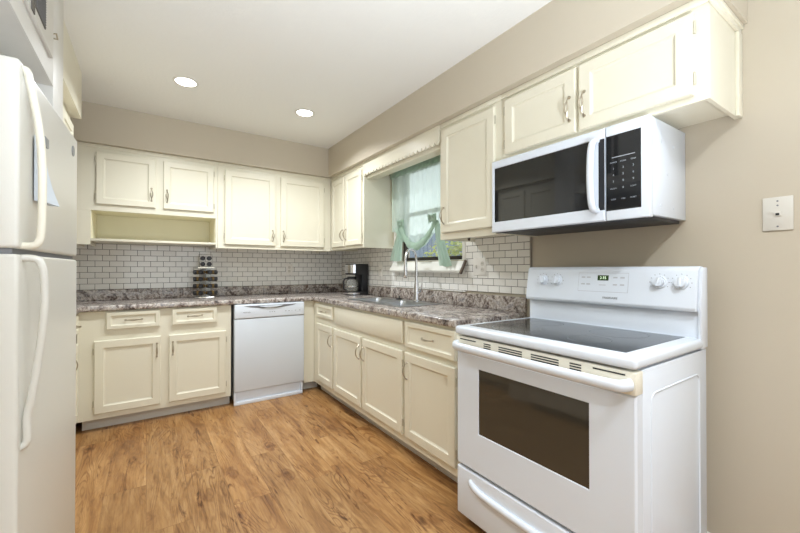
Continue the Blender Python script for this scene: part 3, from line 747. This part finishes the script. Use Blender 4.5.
# ------------------------------------------------------------------ curtain
t = thing('tie_up_curtain', 'sheer sage green tie up curtain hanging in the sink window', 'curtain', (WX-.055, 0, 0))
YL, YR = 2.845, 1.93
def curtain_grid(ya, yb, zt, zbf, name, nx=110, nz=46, amp=.010, fr=22, thick=True, par=None, gather=None):
    b = MB(); G = []
    for i in range(nx+1):
        s = i/nx; col = []
        for j in range(nz+1):
            q = j/nz; y = ya + (yb-ya)*s; zb = zbf(y); z = zt + (zb-zt)*q
            if gather: y, x = gather(s, q, y, z)
            else: x = amp*math.sin(fr*2*PI*s + 1.2*math.sin(5*s)) * (.5+.5*math.sin(3+9*s))
            col.append(b.b.verts.new((x, y, z)))
        G.append(col)
    for i in range(nx):
        for j in range(nz): b.b.faces.new((G[i][j], G[i+1][j], G[i+1][j+1], G[i][j+1]))
    return b.build(name, 'sage' if 'header' in name else 'curtain', par or t, ang=80)
T1, T2 = 2.645, 2.20
def zb(y):
    if y > T1: return 1.50 + .02*math.sin(9*y)
    if y < T2: return 1.50
    u = (T1-y)/(T1-T2); return 1.52 - .185*math.sin(PI*u)**.7
def gat(s, q, y, z):
    k = q**1.5
    for Tt in (T1, T2):
        d_ = y - Tt; y -= d_*.55*k*math.exp(-(d_/.09)**2)
    f1 = .017*math.sin(2*PI*8*s+2.6*math.sin(5*s+1))*(.6+.4*q) + .004*math.sin(2*PI*29*s)
    u = (T1-y)/(T1-T2); sw = 0
    if 0 < u < 1: sw = math.sin(PI*u)
    f2 = .012*sw*q*q*math.sin(26*q + 4*abs(u-.5)*3) - .018*sw*q**3
    return y, f1*(1-.5*q) + f2
curtain_grid(YL, YR, 2.03, zb, 'curtain_panel', gather=gat)
def hdr(s, q, y, z):
    return y, -.012 + .008*math.sin(2*PI*30*s)*(.4+q) + .004*math.sin(2*PI*11*s)
curtain_grid(YL, YR, 2.055, lambda y: 1.985, 'header_ruffle', nz=8, nx=200, gather=hdr)
MB().cyl((.012, YR-.04, 2.035), (.012, YL+.012, 2.035), .006).build('curtain_rod', 'black', t)
MB().cyl((.012, YL+.012, 2.035), (.012, YL+.032, 2.035), .010).build('rod_finial', 'black', t)
def tail(yc, z_top, z_bot, y_bot, w0, w1, name):
    b = MB(); nx, nz = 26, 18; G = []
    for i in range(nx+1):
        s = i/nx-.5; col = []
        for j in range(nz+1):
            q = j/nz; y = yc + (y_bot-yc)*q + s*(w0+(w1-w0)*q**.8); z = z_top + (z_bot-z_top)*q + .02*abs(s)*q
            col.append(b.b.verts.new((-.014 + (.006+.012*q)*math.sin(s*20+q*1.5), y, z)))
        G.append(col)
    for i in range(nx):
        for j in range(nz): b.b.faces.new((G[i][j], G[i+1][j], G[i+1][j+1], G[i][j+1]))
    return b.build(name, 'sage', t, ang=80)
b = MB(); sw = []
for k in range(25):
    u = k/24; sw.append((-.022 - .022*math.sin(PI*u), T1 + (T2-T1)*u, 1.535 - .185*math.sin(PI*u)**.75))
b.tube(sw, [.014 + .014*math.sin(PI*k/24) + .003*math.sin(k*1.9) for k in range(25)], 12, flat=(1.2, .6)); b.build('swag_roll', 'sage', t, ang=80)
for yt in (T1, T2+.015):
    b = MB()
    for k in range(5):
        a = -.9 + .45*k
        b.tube([(-.030, yt, 1.55), (-.040, yt + .030*math.sin(a)*1.6, 1.585), (-.030, yt + .055*math.sin(a), 1.535 - .02*abs(a))], [.008, .013, .004], 8, flat=(1, .6))
    b.build('tie_bow', 'sage', t, ang=80)
tail(2.655, 1.56, 1.235, 2.735, .04, .17, 'curtain_tail')
tail(2.19, 1.54, 1.185, 2.07, .04, .13, 'curtain_tail')
tail(2.70, 1.53, 1.40, 2.62, .16, .05, 'curtain_bunch')
for yt, zt_ in ((2.645, 1.555), (2.215, 1.545)):
    b = MB(); b.tube([(-.028, yt+.035, zt_), (-.034, yt, zt_+.004), (-.028, yt-.035, zt_)], .010, 10, flat=(1.4, .7)); b.build('tie_band', 'sage', t)

# ------------------------------------------------------------------ coffee maker
t = thing('coffee_maker', 'black and chrome drip coffee maker in the worktop corner', 'coffee maker', (1.765, 3.40, .9055))
def stadium(x0, x1, hw, rr, z, n=8):
    r_ = []
    for k in range(n+1): a = R(90+180*k/n); r_.append((x0+hw+hw*math.cos(a), hw*math.sin(a), z))
    r_ += [(x1, -hw, z), (x1, hw, z)]; return r_
b = MB(); b.loops([stadium(-.115, .10, .085, 0, 0), stadium(-.115, .10, .085, 0, .022), stadium(-.110, .10, .082, 0, .034)]); b.build('base', 'black', t)
b = MB(); b.loops([stadium(-.117, -.0, .0865, 0, .010), stadium(-.117, -.0, .0865, 0, .026)]); b.build('base_band', 'chrome', t)
b = MB(); b.box(.03, .10, -.082, .082, .03, .22); b.build('water_column', 'black', t, bevel=.006)
b = MB(); b.loops([stadium(-.105, .10, .080, 0, .205), stadium(-.110, .10, .082, 0, .225), stadium(-.110, .10, .082, 0, .305), stadium(-.104, .10, .078, 0, .315)]); b.build('brew_head', 'black', t)
b = MB(); ring_ = []
for z in (.222, .306):
    ring_.append([(-.110+.082+.0835*math.cos(R(a)), .0835*math.sin(R(a)), z) for a in range(140, 262, 8)] + [(-.110+.082+.081*math.cos(R(a)), .081*math.sin(R(a)), z) for a in range(256, 136, -8)])
b.loops(ring_); b.build('chrome_front', 'chrome', t)
c = (-.045, 0, 0)
b = MB(); b.lathe([(.048, .036), (.062, .045), (.069, .085), (.064, .125), (.050, .155), (.046, .165)], c); ca_ = b.build('carafe', 'carafe', t, ang=60)
b = MB(); b.lathe([(.0475, .158), (.0495, .163), (.0495, .176), (.04, .186)], c); b.build('carafe_lid', 'black', ca_)
b = MB(); b.lathe([(.0695, .080), (.0705, .084), (.0700, .092), (.068, .094)], c); b.build('carafe_band', 'chrome', ca_)
b = MB(); b.tube(smooth_pts([(-.085, -.01, .165), (-.118, -.018, .168), (-.142, -.022, .150), (-.146, -.024, .10), (-.140, -.022, .062), (-.112, -.016, .056)]), .008, 8, flat=(1, 1.3)); b.build('carafe_handle', 'black', ca_)
bpy.context.view_layer.update()

# ------------------------------------------------------------------ spice carousel
cx, cy = .440, 3.80
t = thing('spice_carousel', 'chrome countertop spice carousel below the open shelf nook', 'spice rack', (cx, cy, .9055))
b = MB(); b.lathe([(.088, 0), (.092, .006), (.088, .014), (.03, .016)], seg=8); b.build('base', 'chrome', t, ang=20)
b = MB(); b.lathe([(.042, .016), (.042, .278)], seg=8); b.build('core', 'steel', t, ang=20)
b = MB()
for z in (.078, .140, .202): b.lathe([(.072, z), (.072, z+.002)], seg=8)
b.build('tier_plate', 'chrome', t, ang=20)
b = MB(); b.lathe([(.094, .268), (.096, .272), (.094, .280)], seg=8); b.build('top_plate', 'chrome', t, ang=20)
b = MB(); b.tube([(-.054, 0, .28), (-.054, 0, .395), (.054, 0, .395), (.054, 0, .28)], .003, 6)
b.build('carry_frame', 'chrome', t)
def spice_jar(loc, rz, label, group, first=[]):
    if not first:
        j = thing('spice_jar', label, 'spice jar', loc, rz, group)
        MB().cyl((.046, 0, 0), (.083, 0, 0), .0185, 16).build('glass_body', 'jar', j)
        MB().cyl((.0835, 0, 0), (.100, 0, 0), .0205, 16, .019).build('lid', 'black', j)
        MB().cyl((.1002, 0, 0), (.1012, 0, 0), .012, 16).build('lid_rim', 'filter', j)
        first.append(j); return j
    s = first[0]; j = s.copy(); C.objects.link(j); j.location = loc; j.rotation_euler = (0, 0, rz); j['label'] = label; j['group'] = group
    for c_ in list(s.children):
        k = c_.copy(); C.objects.link(k); k.parent = j
    return j
base_a = math.atan2(-cy, -cx)
cols = (('leftmost column', -68), ('second column from left', -23), ('third column from left', 22), ('rightmost column', 67))
rows = ('bottom', 'second lowest', 'third lowest', 'top')
for cn, da in cols:
    for k, rn in enumerate(rows):
        spice_jar((cx, cy, .9055 + .048 + .062*k), base_a + R(da), 'black lidded spice jar, carousel %s, %s row' % (cn, rn), 'spice jars in the carousel')
for side, dxj in (('left', -.026), ('right', .026)):
    for k, z in enumerate((.307, .360)):
        spice_jar((cx + dxj, cy + .055, .9055 + z), R(-90), 'black lidded jar in the wire frame above the carousel, %s %s' % ('lower' if k == 0 else 'upper', side), 'jars in the carry frame on top')

# ------------------------------------------------------------------ wall plates
def wplate(name, label, cat, y, z, w_, h_, items, x=WX-.010):
    t = thing(name, label, cat, (x, y, z), RR)
    box(-w_/2, w_/2, -.006, -.0002, -h_/2, h_/2).build('cover_plate', 'plate' if x == WX else 'tileplate', t, bevel=.002)
    for kind, xx in items:
        if kind == 'outlet':
            for zz_ in (-.020, .020):
                r_ = MB().cyl((xx, -.006, zz_), (xx, -.0075, zz_), .0155, 20).build('socket', 'plate', t)
                b = MB(); b.box(xx-.006, xx-.0045, -.0079, -.0074, zz_-.002, zz_+.006).box(xx+.0045, xx+.006, -.0079, -.0074, zz_-.002, zz_+.006); b.build('slot', 'dark', r_)
        elif kind == 'switch':
            box(xx-.005, xx+.005, -.013, -.006, -.008, .010).build('toggle', 'plate', t, bevel=.001)
        elif kind == 'jack':
            r_ = box(xx-.010, xx+.010, -.010, -.006, -.009, .007).build('phone_jack', 'plate', t, bevel=.001)
            box(xx-.005, xx+.005, -.0104, -.010, -.006, .002).build('jack_opening', 'dark', r_)
            b = MB(); b.cyl((xx, -.006, .030), (xx, -.0075, .030), .003, 10).cyl((xx, -.006, .046), (xx, -.0075, .046), .003, 10).cyl((xx, -.006, -.046), (xx, -.0075, -.046), .003, 10); b.build('screw', 'grey', t)
    return t
wplate('outlet_plate', 'white double outlet and switch plate on tiles right of the window', 'outlet', 1.795, 1.185, .116, .118, (('switch', -.028), ('outlet', .028)))
wplate('switch_plate', 'white switch plate on tiles beside the coffee maker', 'light switch', 3.10, 1.155, .072, .118, (('switch', 0),))
op = wplate('outlet_plate', 'white outlet plate on the back wall tiles above the dishwasher', 'outlet', 3.10, 1.165, .072, .115, (('outlet', 0),))
op.location = (1.262, WY-.010, 1.165); op.rotation_euler = (0, 0, 0)
wplate('phone_jack_plate', 'cream phone jack plate on the bare wall right of the microwave', 'wall plate', .341, 1.370, .080, .122, (('jack', 0),), x=WX)

# ------------------------------------------------------------------ ceiling lamps
def lamp(x, y, label):
    t = thing('recessed_light', label, 'ceiling light', (x, y, CZ), 0, 'recessed ceiling lights')
    b = MB(); b.loops([[(q*math.cos(a), q*math.sin(a), z) for a in [2*PI*k/36 for k in range(36)]] for q, z in ((.076, -.0005), (.076, -.004), (.060, -.006), (.058, -.0005))], cap=False)
    b.build('trim_ring', 'trim', t)
    MB().cyl((0, 0, -.0045), (0, 0, -.0008), .058, 32).build('lens', 'lamp', t)
    l_ = bpy.data.lights.new('lamp_glow', 'AREA'); l_.shape = 'DISK'; l_.size = .13; l_.energy = LAMP_W; l_.spread = R(142); l_.color = (.90, .95, 1)
    lo = bpy.data.objects.new('lamp_glow', l_); C.objects.link(lo); lo.parent = t; lo.location = (0, 0, -.012)
lamp(.205, 2.80, 'round recessed ceiling light nearer the refrigerator, lit')
lamp(1.02, 2.83, 'round recessed ceiling light nearer the window, lit')
for x, y in ((.15, -.30), (.85, -.25)): lamp(x, y, 'added recessed fill light, unseen above and behind the viewer')  # two more ceiling lamps, added out of view to even out the brightness
